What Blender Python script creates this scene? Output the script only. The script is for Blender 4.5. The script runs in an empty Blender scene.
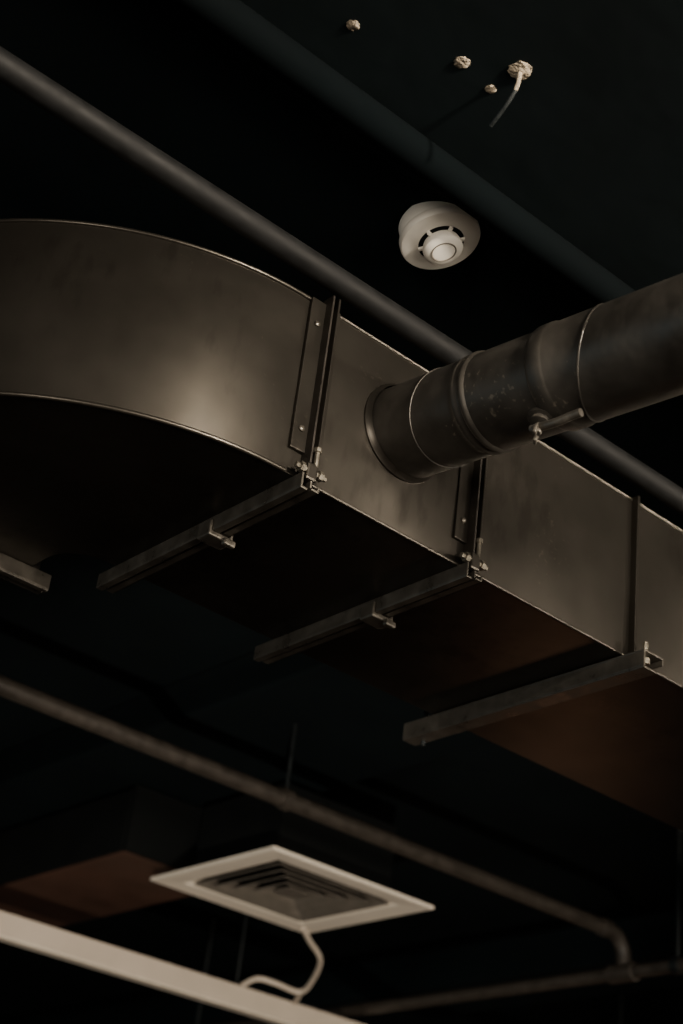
import bpy, bmesh, math, random
from mathutils import Vector, Matrix
random.seed(4)
S = bpy.context.scene
COL = S.collection

# ------------------------------------------------------------------ materials
def mat(name, col, rough=0.5, metal=0.0, var=0.25, nscale=6.0, rvar=0.1, bump=0.0, bscale=3.0, spec=0.5, col2=None, stretch=(1,1,1), scuff=0.0, scuffcol=(0.3,0.26,0.2), streak=0.0):
    m = bpy.data.materials.new(name); m.use_nodes = True
    nt = m.node_tree; N = nt.nodes; L = nt.links
    b = N['Principled BSDF']
    b.inputs['Metallic'].default_value = metal
    b.inputs['Specular IOR Level'].default_value = spec
    tc = N.new('ShaderNodeTexCoord'); mp = N.new('ShaderNodeMapping')
    mp.inputs['Scale'].default_value = stretch
    L.new(tc.outputs['Object'], mp.inputs['Vector'])
    n = N.new('ShaderNodeTexNoise'); n.inputs['Scale'].default_value = nscale
    n.inputs['Detail'].default_value = 6; n.inputs['Roughness'].default_value = 0.6
    L.new(mp.outputs[0], n.inputs['Vector'])
    cr = N.new('ShaderNodeValToRGB')
    cr.color_ramp.elements[0].position = 0.35; cr.color_ramp.elements[1].position = 0.7
    a = [max(0, c*(1-var)) for c in col]; c2 = col2 or [c*(1+var) for c in col]
    cr.color_ramp.elements[0].color = (*a, 1); cr.color_ramp.elements[1].color = (*c2, 1)
    L.new(n.outputs['Fac'], cr.inputs['Fac'])
    colout = cr.outputs['Color']
    if streak > 0:     # grime runs: patchy vertical streaks that darken the paint
        ms = N.new('ShaderNodeMapping'); ms.inputs['Scale'].default_value = (34, 34, 12)
        L.new(tc.outputs['Object'], ms.inputs['Vector'])
        s1 = N.new('ShaderNodeTexNoise'); s1.inputs['Scale'].default_value = 1.0; s1.inputs['Detail'].default_value = 8
        L.new(ms.outputs[0], s1.inputs['Vector'])
        s2 = N.new('ShaderNodeTexNoise'); s2.inputs['Scale'].default_value = 3.2; s2.inputs['Detail'].default_value = 3
        L.new(tc.outputs['Object'], s2.inputs['Vector'])
        sm_ = N.new('ShaderNodeMath'); sm_.operation = 'MULTIPLY'
        L.new(s1.outputs['Fac'], sm_.inputs[0]); L.new(s2.outputs['Fac'], sm_.inputs[1])
        sr = N.new('ShaderNodeValToRGB'); sr.color_ramp.elements[0].position = 0.29; sr.color_ramp.elements[1].position = 0.37
        sr.color_ramp.elements[0].color = (0,0,0,1); sr.color_ramp.elements[1].color = (streak,streak,streak,1)
        L.new(sm_.outputs[0], sr.inputs['Fac'])
        mx0 = N.new('ShaderNodeMix'); mx0.data_type = 'RGBA'
        L.new(sr.outputs['Color'], mx0.inputs[0]); L.new(colout, mx0.inputs[6]); mx0.inputs[7].default_value = (0.02, 0.017, 0.014, 1)
        colout = mx0.outputs[2]
    if scuff > 0:      # sparse dust specks / paint chips
        v = N.new('ShaderNodeTexNoise'); v.inputs['Scale'].default_value = 110; v.inputs['Detail'].default_value = 2
        L.new(tc.outputs['Object'], v.inputs['Vector'])
        v2 = N.new('ShaderNodeTexNoise'); v2.inputs['Scale'].default_value = 5; v2.inputs['Detail'].default_value = 4
        L.new(tc.outputs['Object'], v2.inputs['Vector'])
        mu = N.new('ShaderNodeMath'); mu.operation = 'MULTIPLY'
        L.new(v.outputs['Fac'], mu.inputs[0]); L.new(v2.outputs['Fac'], mu.inputs[1])
        r2_ = N.new('ShaderNodeValToRGB'); r2_.color_ramp.elements[0].position = 0.385; r2_.color_ramp.elements[1].position = 0.46
        r2_.color_ramp.elements[0].color = (0,0,0,1); r2_.color_ramp.elements[1].color = (scuff,scuff,scuff,1)
        L.new(mu.outputs[0], r2_.inputs['Fac'])
        mx = N.new('ShaderNodeMix'); mx.data_type = 'RGBA'
        L.new(r2_.outputs['Color'], mx.inputs[0]); L.new(colout, mx.inputs[6]); mx.inputs[7].default_value = (*scuffcol, 1)
        colout = mx.outputs[2]
    L.new(colout, b.inputs['Base Color'])
    mr = N.new('ShaderNodeMapRange')
    mr.inputs['From Min'].default_value = 0.3; mr.inputs['From Max'].default_value = 0.7
    mr.inputs['To Min'].default_value = max(0.05, rough-rvar); mr.inputs['To Max'].default_value = min(1, rough+rvar)
    L.new(n.outputs['Fac'], mr.inputs['Value']); L.new(mr.outputs[0], b.inputs['Roughness'])
    if bump > 0:
        n2 = N.new('ShaderNodeTexNoise'); n2.inputs['Scale'].default_value = bscale; n2.inputs['Detail'].default_value = 3
        L.new(tc.outputs['Object'], n2.inputs['Vector'])
        bp = N.new('ShaderNodeBump'); bp.inputs['Strength'].default_value = bump; bp.inputs['Distance'].default_value = 0.02
        L.new(n2.outputs['Fac'], bp.inputs['Height']); L.new(bp.outputs[0], b.inputs['Normal'])
    return m

M_duct = mat('black_painted_sheet_metal', (0.068, 0.0615, 0.052), 0.33, 0.88, 0.15, 3.0, 0.04, 0.20, 2.5, col2=(0.084, 0.076, 0.065), scuff=0.12, streak=0.30)
M_round = mat('black_painted_round_metal', (0.044, 0.040, 0.034), 0.48, 0.35, 0.3, 12.0, 0.10, 0.2, 10, scuff=0.3)
M_flange = mat('dark_flange_steel', (0.030, 0.026, 0.022), 0.42, 0.4, 0.3, 20, scuff=0.3)
M_strut = mat('painted_strut_steel', (0.095, 0.086, 0.072), 0.34, 0.55, 0.3, 25)
M_bolt = mat('worn_bolt_steel', (0.24, 0.22, 0.18), 0.35, 0.8, 0.3, 60)
M_lever = mat('lever_steel', (0.11, 0.10, 0.085), 0.45, 0.6, 0.3, 60)
M_pipe = mat('dark_conduit_paint', (0.0058, 0.0061, 0.0064), 0.64, 0.0, 0.3, 40, spec=0.2)
M_pipe2 = mat('brown_grey_pipe_paint', (0.042, 0.035, 0.028), 0.5, 0.1, 0.3, 30)
M_white = mat('cream_enamel', (0.84, 0.76, 0.64), 0.45, 0, 0.05, 5)
M_beamw = mat('cream_housing', (0.60, 0.52, 0.43), 0.5, 0, 0.06, 5)
M_detw = mat('detector_plastic', (0.80, 0.77, 0.70), 0.45, 0, 0.04, 20)
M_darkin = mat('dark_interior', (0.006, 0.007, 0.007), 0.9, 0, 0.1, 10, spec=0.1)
M_louvre = mat('louvre_enamel_dark', (0.13, 0.115, 0.095), 0.5, 0, 0.15, 20)  # louvres darker than the frame enamel
M_ceil = mat('black_ceiling_paint', (0.0038, 0.0074, 0.0086), 0.9, 0, 0.3, 1.5, 0.04, 0.15, 5, spec=0.12)
M_riser = mat('black_riser_paint', (0.0013, 0.0025, 0.0030), 0.9, 0, 0.3, 1.5, 0.04, 0.1, 5, spec=0.05)
M_wall = mat('dark_wall_paint', (0.02, 0.026, 0.028), 0.8, 0, 0.3, 2)
M_floor = mat('brown_timber_floor', (0.022, 0.013, 0.009), 0.5, 0, 0.3, 3, stretch=(1, 8, 1))
M_brown = mat('warm_light_tinted_metal', (0.080, 0.035, 0.020), 0.7, 0, 0.25, 4)  # warm light from below, put into the duct colour
M_foam = mat('foam_filler', (0.36, 0.30, 0.22), 0.9, 0, 0.3, 60, 0.05, 0.8, 60)
M_rod = mat('hanger_rod_steel', (0.014, 0.018, 0.019), 0.5, 0.3, 0.3, 60)

# ------------------------------------------------------------------ helpers
def empty(name, loc=(0, 0, 0)):
    e = bpy.data.objects.new(name, None); e.empty_display_size = 0.1; COL.objects.link(e); e.location = loc
    return e
def fin(bm, name, m, parent=None, smooth=False, bevel=0.0, seg=2):
    me = bpy.data.meshes.new(name); bmesh.ops.recalc_face_normals(bm, faces=bm.faces); bm.to_mesh(me); bm.free()
    if smooth:
        me.shade_smooth()
        try: me.set_sharp_from_angle(angle=math.radians(40))
        except Exception: pass
    me.materials.append(m)
    o = bpy.data.objects.new(name, me); COL.objects.link(o)
    if bevel > 0:
        md = o.modifiers.new('bevel', 'BEVEL'); md.width = bevel; md.segments = seg; md.limit_method = 'ANGLE'
    if parent:
        o.parent = parent; o.matrix_parent_inverse = Matrix.Translation(parent.location).inverted()
    return o
def add_box(bm, x0, x1, y0, y1, z0, z1, mtx=None):
    v = [bm.verts.new((x, y, z)) for x in (x0, x1) for y in (y0, y1) for z in (z0, z1)]
    for f in ((0,1,3,2),(4,6,7,5),(0,4,5,1),(2,3,7,6),(0,2,6,4),(1,5,7,3)):
        bm.faces.new([v[i] for i in f])
    if mtx:
        for q in v: q.co = mtx @ q.co
def box(name, b, m, parent=None, bevel=0.0):
    bm = bmesh.new(); add_box(bm, *b); return fin(bm, name, m, parent, bevel=bevel)
def frame(d):
    d = Vector(d).normalized(); a = Vector((0, 0, 1)) if abs(d.z) < 0.9 else Vector((1, 0, 0))
    u = d.cross(a).normalized(); w = d.cross(u).normalized(); return d, u, w
def add_lathe(bm, p, d, prof, n=48, caps=True):
    d, u, w = frame(d); p = Vector(p); rings = []
    for s, r in prof:
        rings.append([bm.verts.new(p + d*s + (u*math.cos(2*math.pi*i/n) + w*math.sin(2*math.pi*i/n))*r) for i in range(n)])
    for a, b in zip(rings, rings[1:]):
        for i in range(n):
            bm.faces.new((a[i], a[(i+1) % n], b[(i+1) % n], b[i]))
    if caps:
        bm.faces.new(rings[0]); bm.faces.new(list(reversed(rings[-1])))
def lathe(name, p, d, prof, m, parent=None, n=48, caps=True):
    bm = bmesh.new(); add_lathe(bm, p, d, prof, n, caps); return fin(bm, name, m, parent, smooth=True)
def rod(name, a, b, r, m, parent=None, n=24):
    a = Vector(a); b = Vector(b); L = (b-a).length
    return lathe(name, a, b-a, [(0, r), (L, r)], m, parent, n)
def sweep(bm, pts, r, n=20):
    pts = [Vector(p) for p in pts]; rings = []; pu = None
    for i, p in enumerate(pts):
        t = (pts[min(i+1, len(pts)-1)] - pts[max(i-1, 0)]).normalized()
        if pu is None: _, pu, _ = frame(t)
        pu = (pu - t*pu.dot(t)).normalized(); w = t.cross(pu)
        rings.append([bm.verts.new(p + (pu*math.cos(2*math.pi*k/n)+w*math.sin(2*math.pi*k/n))*r) for k in range(n)])
    for a, b in zip(rings, rings[1:]):
        for k in range(n): bm.faces.new((a[k], a[(k+1) % n], b[(k+1) % n], b[k]))
    bm.faces.new(rings[0]); bm.faces.new(list(reversed(rings[-1])))
def tube(name, pts, r, m, parent=None, n=20):
    bm = bmesh.new(); sweep(bm, pts, r, n); return fin(bm, name, m, parent, smooth=True)
def catmull(P, k=8):
    P = [Vector(p) for p in P]; Q = [P[0]] + P + [P[-1]]; out = []
    for i in range(1, len(Q)-2):
        a, b, c, d = Q[i-1:i+3]
        for j in range(k):
            t = j/k
            out.append(0.5*((2*b)+(c-a)*t+(2*a-5*b+4*c-d)*t*t+(-a+3*b-3*c+d)*t**3))
    out.append(P[-1]); return out

# ------------------------------------------------------------------ room
CZ = 3.40
X0, X1, Y0, Y1 = -3.5, 9.0, -4.0, 10.0
box('floor', (X0, X1, Y0, Y1, -0.1, 0), M_floor)
box('ceiling', (X0-.2, X1+.2, Y0-.2, Y1+.2, CZ, CZ+0.15), M_ceil)
box('wall_north', (X0, X1, Y1, Y1+0.2, 0, CZ), M_wall)
box('wall_east', (X1, X1+0.2, Y0, Y1, 0, CZ), M_wall)
box('wall_west', (X0-0.2, X0, Y0, Y1, 0, CZ), M_wall)
bm = bmesh.new()
add_box(bm, X0, X1, Y0-0.2, Y0, 0, 0.9); add_box(bm, X0, X1, Y0-0.2, Y0, 3.0, CZ)
add_box(bm, X0, -1.5, Y0-0.2, Y0, 0.9, 3.0); add_box(bm, 5.5, X1, Y0-0.2, Y0, 0.9, 3.0)
fin(bm, 'wall_south', M_wall)
bm = bmesh.new()
for x in (-1.5, 0.85, 3.2, 5.44): add_box(bm, x, x+0.06, Y0-0.12, Y0-0.04, 0.9, 3.0)
add_box(bm, -1.44, 5.44, Y0-0.12, Y0-0.04, 0.9, 0.96); add_box(bm, -1.44, 5.44, Y0-0.12, Y0-0.04, 2.94, 3.0)
fin(bm, 'window_1', M_flange)
box('ceiling_beam', (2.30, 2.92, 2.9, Y1, 3.27, CZ), M_ceil, bevel=0.01)
box('ceiling_beam', (4.70, 5.10, 2.9, Y1, 3.24, CZ), M_ceil, bevel=0.01)

# ------------------------------------------------------------------ main rectangular duct
ZB, ZT = 2.90, 3.245
YN, YF = 1.794, 2.301
CX, CY = 1.261, 2.379
RO, RI = CY-YN, CY-YF
duct = empty('rectangular_air_duct', (2.0, 2.05, ZB))
path = []     # (outer xy, inner xy, outward dir, bulge factor)
secs = [(X1, 6.4), (6.4, 4.4), (4.4, 3.25), (3.25, 2.112), (2.112, 1.672), (1.672, 1.300)]
for a, b in secs:
    for i in range(12):
        t = i/12
        path.append(((a+(b-a)*t, YN), (a+(b-a)*t, YF), (0, -1), math.sin(math.pi*t)**0.8))
path.append(((1.300, YN), (1.300, YF), (0, -1), 0.0))
NS = 40
for i in range(NS+1):
    a = math.pi/2*i/NS
    path.append(((CX-RO*math.sin(a), CY-RO*math.cos(a)), (CX-RI*math.sin(a), CY-RI*math.cos(a)), (-math.sin(a), -math.cos(a)), min(1, math.sin(math.pi*i/NS)*1.8)))
for y in (2.46, 3.2, 4.4, 6, 8, Y1): path.append(((CX-RO, y), (CX-RI, y), (-1, 0), 0.0))
bm = bmesh.new(); rings = []; NV = 12
for o, i, d, f in path:
    ring = []
    for k in range(NV+1):
        v = k/NV; bl = 0.0105*f*math.sin(math.pi*v)
        ring.append(bm.verts.new((o[0]+d[0]*bl, o[1]+d[1]*bl, ZB+(ZT-ZB)*v)))
    ring += [bm.verts.new((i[0], i[1], ZT)), bm.verts.new((i[0], i[1], ZB))]
    rings.append(ring)
M = len(rings[0])
for a, b in zip(rings, rings[1:]):
    for k in range(M): bm.faces.new((a[k], a[(k+1) % M], b[(k+1) % M], b[k]))
bm.faces.new(rings[0]); bm.faces.new(rings[-1])
body = fin(bm, 'duct_body', M_duct, duct, smooth=True)
for nm, z in (('seam_lower', ZB+0.002), ('seam_upper', ZT-0.002)):
    tube(nm, [(p_[0][0], p_[0][1], z) for p_ in path if 0.6 < p_[0][0] <= 1.29 and p_[0][1] < 3.3], 0.0042, M_duct, duct, 10)
tube('seam_straight', [(1.31, YN, ZB+.001), (8.9, YN, ZB+.001)], 0.003, M_duct, duct, 8)
tube('seam_straight_top', [(1.31, YN, ZT-.001), (8.9, YN, ZT-.001)], 0.003, M_duct, duct, 8)

def joint(x, clampy):
    bm = bmesh.new()
    add_box(bm, x-0.040, x-0.008, YN-0.008, YN, ZB+0.045, ZT+0.0)
    fin(bm, 'flange_side_plate', M_duct, duct, bevel=0.001)
    bm = bmesh.new()
    add_box(bm, x-0.010, x-0.006, YN-0.026, YN, ZB+0.004, ZT+0.012)
    fin(bm, 'flange_side_web', M_flange, duct, bevel=0.001)
    bm = bmesh.new()
    add_box(bm, x+0.003, x+0.007, YN-0.026, YN, ZB+0.004, ZT+0.012)
    add_box(bm, x+0.007, x+0.024, YN-0.007, YN, ZB+0.01, ZT)
    add_box(bm, x-0.008, x+0.003, YN-0.010, YN, ZB+0.01, ZT)
    fin(bm, 'flange_side_lip', M_duct, duct, bevel=0.001)
    bm = bmesh.new()
    for z in (ZB+0.085, ZT-0.05):
        add_lathe(bm, (x-0.024, YN-0.008, z), (0, -1, 0), [(0, .0055), (.003, .0055), (.005, .003)], 12)
    fin(bm, 'rivets', M_strut, duct, smooth=True)
    bm = bmesh.new()
    ya, yb = YN-0.025, YF+0.055
    add_box(bm, x-0.020, x-0.016, ya, yb, ZB-0.026, ZB)
    add_box(bm, x-0.020, x-0.006, ya, yb, ZB-0.029, ZB-0.025)
    add_box(bm, x-0.002, x+0.002, ya, yb, ZB-0.022, ZB)
    add_box(bm, x+0.002, x+0.018, ya, yb, ZB-0.025, ZB-0.021)
    add_box(bm, x+0.014, x+0.018, ya, yb, ZB-0.025, ZB-0.014)
    fin(bm, 'flange_bottom_rail', M_strut, duct, bevel=0.0012)
    bm = bmesh.new()
    add_box(bm, x-0.024, x+0.022, clampy-0.020, clampy+0.016, ZB-0.038, ZB-0.027)
    add_box(bm, x-0.026, x-0.020, clampy-0.020, clampy+0.016, ZB-0.038, ZB-0.008)
    add_box(bm, x+0.018, x+0.024, clampy-0.020, clampy+0.016, ZB-0.038, ZB-0.010)
    add_box(bm, x+0.002, x+0.026, clampy-0.028, clampy-0.016, ZB-0.046, ZB-0.034)
    fin(bm, 'flange_clamp', M_strut, duct, bevel=0.003)
    bm = bmesh.new()
    add_box(bm, x-0.014, x+0.008, YN-0.028, YN-0.002, ZB-0.010, ZB+0.022)
    fin(bm, 'corner_piece', M_duct, duct, bevel=0.004)
    bm = bmesh.new()
    add_lathe(bm, (x-0.034, YN-0.022, ZB+0.008), (1, 0, 0), [(0, .005), (.008, .005), (.008, .009), (.016, .009), (.016, .005), (.046, .005), (.046, .009), (.054, .009), (.054, .005), (.062, .005)], 6)
    fin(bm, 'corner_bolt', M_bolt, duct)
    bm = bmesh.new()
    add_lathe(bm, (x+0.004, YN-0.024, ZB+0.018), (0, 0, 1), [(0, .004), (.028, .004), (.028, .0065), (.036, .0065)], 8)
    fin(bm, 'corner_pin', M_bolt, duct)
joint(1.300, 2.02)
joint(1.672, 2.02)
bm = bmesh.new(); y = 2.455
xa, xb = CX-RO-0.03, CX-RI+0.045
add_box(bm, xa, xb, y-0.020, y-0.016, ZB-0.030, ZB); add_box(bm, xa, xb, y-0.020, y-0.006, ZB-0.033, ZB-0.029)
add_box(bm, xa, xb, y-0.002, y+0.002, ZB-0.026, ZB); add_box(bm, xa, xb, y+0.002, y+0.018, ZB-0.029, ZB-0.025)
fin(bm, 'elbow_bottom_rail', M_strut, duct, bevel=0.0012)
bm = bmesh.new()
add_box(bm, CX-RO-0.024, CX-RO, y-0.006, y+0.002, ZB, ZT); add_box(bm, CX-RI, CX-RI+0.024, y-0.006, y+0.002, ZB, ZT)
fin(bm, 'elbow_side_flange', M_flange, duct)
def support(x):
    e = duct
    bm = bmesh.new(); ya, yb = YN-0.055, YF+0.085
    add_box(bm, x-0.028, x+0.028, ya, yb, ZB-0.006, ZB-0.002)
    add_box(bm, x-0.028, x-0.024, ya, yb, ZB-0.036, ZB-0.006)
    add_box(bm, x-0.028, x+0.010, ya, yb, ZB-0.040, ZB-0.036)
    add_box(bm, x+0.024, x+0.028, ya, yb, ZB-0.018, ZB-0.006)
    fin(bm, 'support_angle_bracket', M_strut, e, bevel=0.0012)
    rod('support_hanger_rod', (x, YF+0.05, ZB-0.05), (x, YF+0.05, CZ), 0.005, M_rod, e, 12)
    bm = bmesh.new()
    add_lathe(bm, (x, YN-0.034, ZB-0.020), (0, 0, 1), [(0, .010), (.012, .010), (.012, .006), (.045, .006)], 6)
    add_lathe(bm, (x, YF+0.05, ZB-0.020), (0, 0, 1), [(0, .011), (.012, .011)], 6)
    fin(bm, 'support_bracket_bolt', M_bolt, e)
    bm = bmesh.new()
    add_box(bm, x-0.010, x-0.004, YN-0.016, YN, ZB, ZT+0.004)
    add_box(bm, x-0.004, x+0.012, YN-0.004, YN, ZB, ZT)
    fin(bm, 'standing_seam', M_duct, e, bevel=0.001)
support(2.112)
support(3.25)

# ------------------------------------------------------------------ round branch duct
P0 = Vector((1.491, YN, 3.085)); P1 = Vector((1.530, 1.22, 3.050)); U = (P1-P0).normalized()
rd = empty('round_branch_duct', P0)
R = 0.083
prof = [(-0.012, R)]
def bead(s, h=0.003, w=0.007): return [(s-w, R), (s-w*.5, R+h*.8), (s, R+h), (s+w*.5, R+h*.8), (s+w, R)]
prof += [(0.18, R)] + bead(0.195) + bead(0.213, .004) + [(0.23, R)]
prof += [(0.345, R), (0.347, R+.003), (0.352, R+.0045), (0.372, R+.0045), (0.377, R+.003), (0.379, R+.002)]
prof += [(0.46, R+.002), (0.7, R+.001), (1.2, R+.001), (1.21, R+.006), (1.24, R+.006), (1.25, R+.001), (4.6, R+.001)]
lathe('round_duct_body', P0, U, prof, M_round, rd, 72)
lathe('wall_collar', P0, (0, -1, 0), [(0.0, R+.008), (0.012, R+.008), (.016, R+.004), (0.022, R+.001)], M_duct, rd, 72, caps=False)
D, A, B = frame(U)
def ring_seam(nm, s, amp, ph, r):
    pts = []
    for i in range(49):
        t = 2*math.pi*i/48
        pts.append(P0 + U*(s + amp*math.cos(t+ph)) + (A*math.cos(t)+B*math.sin(t))*(R+.0005))
    tube(nm, pts, r, M_round, rd, 8)
ring_seam('gore_seam', 0.43, 0.035, 0.6, 0.003)
ring_seam('branch_seam', 0.115, 0.020, 2.0, 0.0014)
nrm = Vector((-0.25, 0, -1)); nrm = (nrm - U*nrm.dot(U)).normalized(); side = U.cross(nrm).normalized()
hp = P0 + U*0.338 + nrm*(R-0.002)
mt = Matrix((( U.x, side.x, nrm.x, hp.x), (U.y, side.y, nrm.y, hp.y), (U.z, side.z, nrm.z, hp.z), (0,0,0,1)))
lathe('damper_boss', hp, nrm, [(0, .022), (.006, .022), (.008, .016), (.014, .016), (.016, .010)], M_round, rd, 24)
rod('damper_spindle', hp, hp+nrm*0.034, 0.005, M_bolt, rd, 12)
L3 = mt @ Matrix.Rotation(math.radians(2), 4, 'Z')
def lp(x, y, z): return L3 @ Vector((x, y, z))
tube('damper_lever', catmull([lp(-.012, 0, .024), lp(.0, 0, .024), (lp(.035, 0, .024)), lp(.060, 0, .020), lp(.080, 0, .018)]), 0.0070, M_lever, rd, 14)
bm = bmesh.new()
add_lathe(bm, hp+nrm*0.026, nrm, [(0, .009), (.010, .009)], 6)
for sgn in (-1, 1):
    add_box(bm, -0.003, 0.003, sgn*0.010-0.006, sgn*0.010+0.006, 0.028, 0.046, mt @ Matrix.Rotation(math.radians(35), 4, 'Z'))
fin(bm, 'wing_nut', M_lever, rd, bevel=0.002)

# ------------------------------------------------------------------ conduit in front of the duct
cd = empty('steel_conduit', (1.5, 1.756, 3.28))
rod('conduit_tube', (X0, 1.756, 3.277), (X1, 1.756, 3.277), 0.0225, M_pipe, cd, 32)
for x in (-0.6, 2.9): 
    lathe('conduit_coupling', (x, 1.756, 3.277), (1, 0, 0), [(0, .023), (.002, .027), (.05, .027), (.052, .023)], M_pipe, cd, 24)
    rod('conduit_hanger', (x+.1, 1.756, 3.295), (x+.1, 1.756, CZ), 0.004, M_rod, cd, 10)

# ------------------------------------------------------------------ pipes behind
pp = empty('suspended_pipe', (2.5, 3.335, 3.05))
r2 = 0.024; ex = 3.93; rr = 0.075; wx = 1.33
pts = [(wx, 3.335, CZ)]
for i in range(0, 10):
    a = math.pi/2*i/9
    pts.append((wx+rr-rr*math.cos(a), 3.335, 3.05+rr-rr*math.sin(a)))
pts += [(2.0, 3.335, 3.05), (ex-rr, 3.335, 3.05)]
for i in range(1, 10):
    a = math.pi/2*i/9
    pts.append((ex-rr+rr*math.sin(a), 3.335, 3.05-rr+rr*math.cos(a)))
pts.append((ex, 3.335, 2.955))
tube('pipe_run', pts, r2, M_pipe2, pp, 28)
lathe('elbow_collar', (ex-rr-0.04, 3.335, 3.05), (1, 0, 0), [(0, r2), (.002, r2+.005), (.035, r2+.005), (.037, r2)], M_pipe2, pp, 28)
for x, zt in ((2.515, 3.27),):
    lathe('pipe_clamp', (x-.014, 3.335, 3.05), (1, 0, 0), [(0, r2), (0, r2+.006), (.028, r2+.006), (.028, r2)], M_pipe2, pp, 28)
    rod('pipe_hanger_rod', (x, 3.335, 3.07), (x, 3.335, zt), 0.006, M_rod, pp, 12)
cp = pp
tube('cross_pipe_run', [(ex, 2.6, 2.93), (ex, 4, 2.93), (ex, Y1, 2.93)], r2*.9, M_pipe2, cp, 28)
lathe('tee_collar', (ex, 3.335-.05, 2.93), (0, 1, 0), [(0, r2), (.002, r2+.006), (.1, r2+.006), (.102, r2)], M_pipe2, cp, 28)
for y in (3.12, 5.6, 8.0):
    lathe('pipe_clamp', (ex, y-.014, 2.93), (0, 1, 0), [(0, r2*.9), (0, r2+.004), (.028, r2+.004), (.028, r2*.9)], M_rod, cp, 28)
    rod('pipe_hanger_rod', (ex, y, 2.95), (ex, y, CZ), 0.007, M_rod, cp, 12)

# ------------------------------------------------------------------ square ceiling diffuser
df = empty('square_air_diffuser', (2.97, 3.85, 3.0))
cxd, cyd, zd = 2.978, 3.854, 2.997
def sq(bm, h, z): return [bm.verts.new((cxd+sx*h, cyd+sy*h*0.955, z)) for sx, sy in ((-1,-1),(1,-1),(1,1),(-1,1))]
def loft(bm, loops):
    for a, b in zip(loops, loops[1:]):
        for k in range(4): bm.faces.new((a[k], a[(k+1) % 4], b[(k+1) % 4], b[k]))
bm = bmesh.new()
loft(bm, [sq(bm, .225, zd+.03), sq(bm, .225, zd+.006), sq(bm, .319, zd+.003), sq(bm, .319, zd-.006), sq(bm, .312, zd-.008), sq(bm, .242, zd-.004), sq(bm, .234, zd+.004), sq(bm, .234, zd+.03)])
fin(bm, 'diffuser_frame', M_white, df)
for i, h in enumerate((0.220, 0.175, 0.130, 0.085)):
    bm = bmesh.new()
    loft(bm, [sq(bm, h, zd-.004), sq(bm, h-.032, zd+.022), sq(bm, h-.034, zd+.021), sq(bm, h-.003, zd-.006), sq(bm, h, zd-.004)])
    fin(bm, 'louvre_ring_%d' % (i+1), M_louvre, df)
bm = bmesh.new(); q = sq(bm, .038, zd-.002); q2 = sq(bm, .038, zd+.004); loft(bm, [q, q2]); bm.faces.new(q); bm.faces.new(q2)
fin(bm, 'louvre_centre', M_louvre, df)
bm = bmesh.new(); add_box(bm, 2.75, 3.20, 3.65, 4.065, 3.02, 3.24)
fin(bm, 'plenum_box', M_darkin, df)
sd = empty('warm_tinted_secondary_duct', (2.75, 6, 3.05))
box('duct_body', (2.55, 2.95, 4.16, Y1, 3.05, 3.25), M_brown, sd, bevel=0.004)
bm = bmesh.new()
add_box(bm, 2.54, 2.96, 4.14, 4.16, 3.052, 3.262)  # black plate added over the near end so that face looks unlit
for y in (6.6, 7.8): add_box(bm, 2.538, 2.962, y, y+0.03, 3.035, 3.262)
fin(bm, 'duct_flanges_and_shade_plate', M_darkin, sd)
box('duct_side_dark_sheet', (2.535, 2.55, 4.16, Y1, 3.054, 3.25), M_darkin, sd)  # thin dark sheet over the duct side

# ------------------------------------------------------------------ linear suspended light (switched off)
ll = empty('linear_suspended_light', (3, 4.59, 2.8))
bm = bmesh.new(); add_box(bm, -1.0, 6.5, 4.56, 4.62, 2.806, 2.877); fin(bm, 'light_housing', M_beamw, ll, bevel=0.003)
box('light_lens', (-0.98, 6.48, 4.566, 4.614, 2.800, 2.807), M_white, ll)
for x in (-0.6, 1.6, 3.36, 5.4): rod('suspension_rod', (x, 4.59, 2.877), (x, 4.59, CZ), 0.005, M_rod, ll, 10)
wc = empty('white_cable', (3.4, 4.3, 2.9))
tube('cable_main', catmull([(3.245, 4.11, 2.99), (3.31, 4.15, 2.97), (3.43, 4.23, 2.945), (3.52, 4.38, 2.905), (3.53, 4.45, 2.885), (3.44, 4.47, 2.895), (3.38, 4.50, 2.90), (3.36, 4.555, 2.878)]), 0.009, M_beamw, wc, 12)
tube('cable_branch', catmull([(3.53, 4.44, 2.887), (3.57, 4.50, 2.882), (3.60, 4.555, 2.875)]), 0.008, M_beamw, wc, 12)

# ------------------------------------------------------------------ smoke detector
ax = Vector((0.17, -0.26, -1)).normalized()
sp = Vector((1.390, 1.642, CZ+0.008))
sm = empty('smoke_detector', sp)
lathe('mounting_base', sp, ax, [(0, .065), (.026, .0665), (.028, .0655)], M_detw, sm, 64)
lathe('detector_body', sp, ax, [(.028, .068), (.031, .0705), (.040, .0705), (.044, .0685), (.046, .062), (.047, .046)], M_detw, sm, 64)
lathe('detector_slot_ring', sp, ax, [(.042, .0400), (.0482, .0400)], M_darkin, sm, 48)
lathe('detector_cap', sp, ax, [(.046, .031), (.057, .0345), (.064, .0345), (.068, .030), (.0695, .018)], M_detw, sm, 48)
lathe('cap_ring', sp, ax, [(.0685, .022), (.0702, .022), (.0702, .0205), (.0692, .0195)], M_louvre, sm, 32)
d_, a_, b_ = frame(ax)
bm = bmesh.new()
for k in range(6):
    t = 2*math.pi*k/6 + 0.35
    rr_ = a_*math.cos(t)+b_*math.sin(t); tt = ax.cross(rr_)
    c = sp + ax*0.051 + rr_*0.035
    m4 = Matrix(((rr_.x, tt.x, ax.x, c.x), (rr_.y, tt.y, ax.y, c.y), (rr_.z, tt.z, ax.z, c.z), (0,0,0,1)))
    add_box(bm, -.006, .006, -.003, .003, -.006, .002, m4)
fin(bm, 'cap_ribs', M_detw, sm, bevel=0.001)

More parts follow.
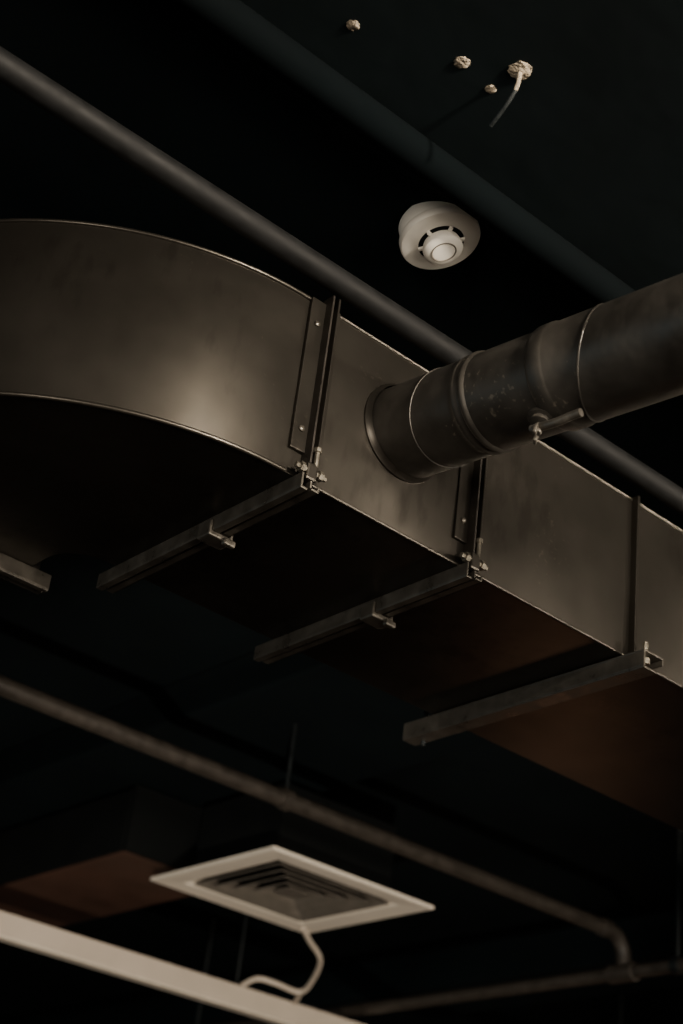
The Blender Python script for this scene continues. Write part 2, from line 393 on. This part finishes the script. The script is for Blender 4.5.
# ------------------------------------------------------------------ ceiling anchors & foam, upper pipe
def blob(name, x, y, r, par, sx=1.0):
    bm = bmesh.new(); bmesh.ops.create_icosphere(bm, subdivisions=3, radius=r)
    for v in bm.verts:
        v.co *= 1+random.uniform(-.12, .12); v.co.x *= sx; v.co.z *= 0.25; v.co += Vector((x, y, CZ))
    return fin(bm, name, M_foam, par, smooth=True)
an = empty('ceiling_foam_patches', (1.2, 1.33, CZ))
blob('foam_1', 1.222, 1.285, .018, an); blob('foam_2', 1.151, 1.339, .012, an); blob('foam_3', 1.22, 1.345, .009, an); blob('foam_4', .989, 1.407, .010, an)
hr = empty('ceiling_hanger', (1.225, 1.29, 3.38))
tube('hanger_wire', catmull([(1.222, 1.285, 3.395), (1.223, 1.288, 3.378), (1.225, 1.295, 3.368)]), 0.0035, M_foam, hr, 10)
tube('hanger_wire_dark', catmull([(1.225, 1.295, 3.369), (1.227, 1.315, 3.352), (1.231, 1.35, 3.335)]), 0.0035, M_rod, hr, 10)
up = empty('ceiling_riser_pipe', (0, 1.45, 3.34))
lathe('riser_pipe_tube', (X0, 1.505, 3.365), (1, 0, 0), [(0, .03), (X1-X0, .03)], M_riser, up, 32)

# ------------------------------------------------------------------ lights
def area(name, loc, tgt, sx, sy, e, col, shape='RECTANGLE'):
    l = bpy.data.lights.new(name, 'AREA'); l.shape = shape; l.size = sx; l.size_y = sy; l.energy = e; l.color = col
    o = bpy.data.objects.new(name, l); COL.objects.link(o); o.location = loc
    o.rotation_euler = (Vector(tgt)-Vector(loc)).to_track_quat('-Z', 'Y').to_euler(); return o
area('window_daylight', (2.0, Y0-0.02, 1.95), (2.0, 3, 2.3), 6.6, 1.9, 300, (1.0, 0.87, 0.71))
area('west_added_light', (X0+0.1, -1.0, 1.9), (1.5, 1.6, 2.9), 2.5, 1.4, 170, (1.0, 0.88, 0.74))  # added area light for the round duct; west wall has no window
area('west_fill_lamp', (X0+0.1, 4.5, 2.0), (3, 5, 2.9), 2.5, 1.2, 22, (0.65, 0.9, 1.0))
tr = empty('highlight_rig', (3.4, -1.2, 3.38))  # unseen rail and heads, added to put highlights on the duct
box('highlight_rig_rail', (0.6, 6.2, -1.22, -1.18, 3.37, CZ), M_flange, tr)
for k, (x, e) in enumerate(((1.30, 165), (3.6, 38), (5.4, 88))):
    hd = Vector((x, -1.2, 3.17)); tg = Vector((x*0.55+0.4, 1.8, 3.02)); dd = (tg-hd).normalized()
    rod('highlight_rig_stem_%d' % (k+1), (x, -1.2, 3.2), (x, -1.2, 3.37), 0.008, M_flange, tr, 12)
    bm = bmesh.new(); add_lathe(bm, hd-dd*0.08, dd, [(0, .03), (.02, .09), (.16, .105), (.16, .098), (.07, .09)], 32)
    fin(bm, 'highlight_rig_head_%d' % (k+1), M_flange, tr, smooth=True)
    area('highlight_rig_lamp_%d' % (k+1), hd+dd*0.085, tg, 0.19, 0.19, e, (1.0, 0.87, 0.70), 'DISK')
fu = empty('added_uplight', (0.4, 0.3, 0.5))  # unseen spot stand, added to brighten the diffuser from below
hd = Vector((0.4, 0.3, 0.55)); tg = Vector((2.9, 4.1, 3.0)); dd = (tg-hd).normalized()
lathe('added_uplight_base', (0.4, 0.3, 0.0), (0, 0, 1), [(0, .14), (.02, .14), (.025, .015), (.5, .012)], M_flange, fu, 32)
bm = bmesh.new(); add_lathe(bm, hd-dd*0.08, dd, [(0, .03), (.02, .07), (.14, .08), (.14, .074), (.07, .07)], 32); fin(bm, 'added_uplight_head', M_flange, fu, smooth=True)
l = bpy.data.lights.new('added_uplight_spot', 'SPOT'); l.energy = 400; l.color = (1, .88, .74); l.spot_size = math.radians(34); l.spot_blend = 0.6; l.shadow_soft_size = 0.06
o = bpy.data.objects.new('added_uplight_spot', l); COL.objects.link(o); o.location = hd+dd*0.07; o.rotation_euler = dd.to_track_quat('-Z', 'Y').to_euler()
l = bpy.data.lights.new('warm_fill_point', 'POINT'); l.energy = 3.2; l.color = (1, .5, .28); l.shadow_soft_size = 0.25  # added point light to warm the undersides
o = bpy.data.objects.new('warm_fill_point', l); COL.objects.link(o); o.location = (5.6, 5.2, 0.9)
w = bpy.data.worlds.new('World'); S.world = w; w.use_nodes = True
w.node_tree.nodes['Background'].inputs[0].default_value = (0.02, 0.035, 0.04, 1)
w.node_tree.nodes['Background'].inputs[1].default_value = 1.0

# ------------------------------------------------------------------ camera
p, h, r = math.radians(29.5), math.radians(52.3), math.radians(7.5)
F = Vector((math.cos(p)*math.cos(h), math.cos(p)*math.sin(h), math.sin(p)))
Rr = Vector((math.sin(h), -math.cos(h), 0)); Uu = Rr.cross(F)
Rc = Rr*math.cos(r) + Uu*math.sin(r); Uc = -Rr*math.sin(r) + Uu*math.cos(r)
cam = bpy.data.cameras.new('camera'); co = bpy.data.objects.new('camera', cam); COL.objects.link(co)
co.matrix_world = Matrix(((Rc.x, Uc.x, -F.x, 0), (Rc.y, Uc.y, -F.y, 0), (Rc.z, Uc.z, -F.z, 1.6), (0,0,0,1)))
cam.sensor_fit = 'VERTICAL'; cam.sensor_height = 36; cam.lens = 56.25
cam.dof.use_dof = True; cam.dof.focus_distance = 2.65; cam.dof.aperture_fstop = 3.0
cam.clip_start = 0.05
S.camera = co
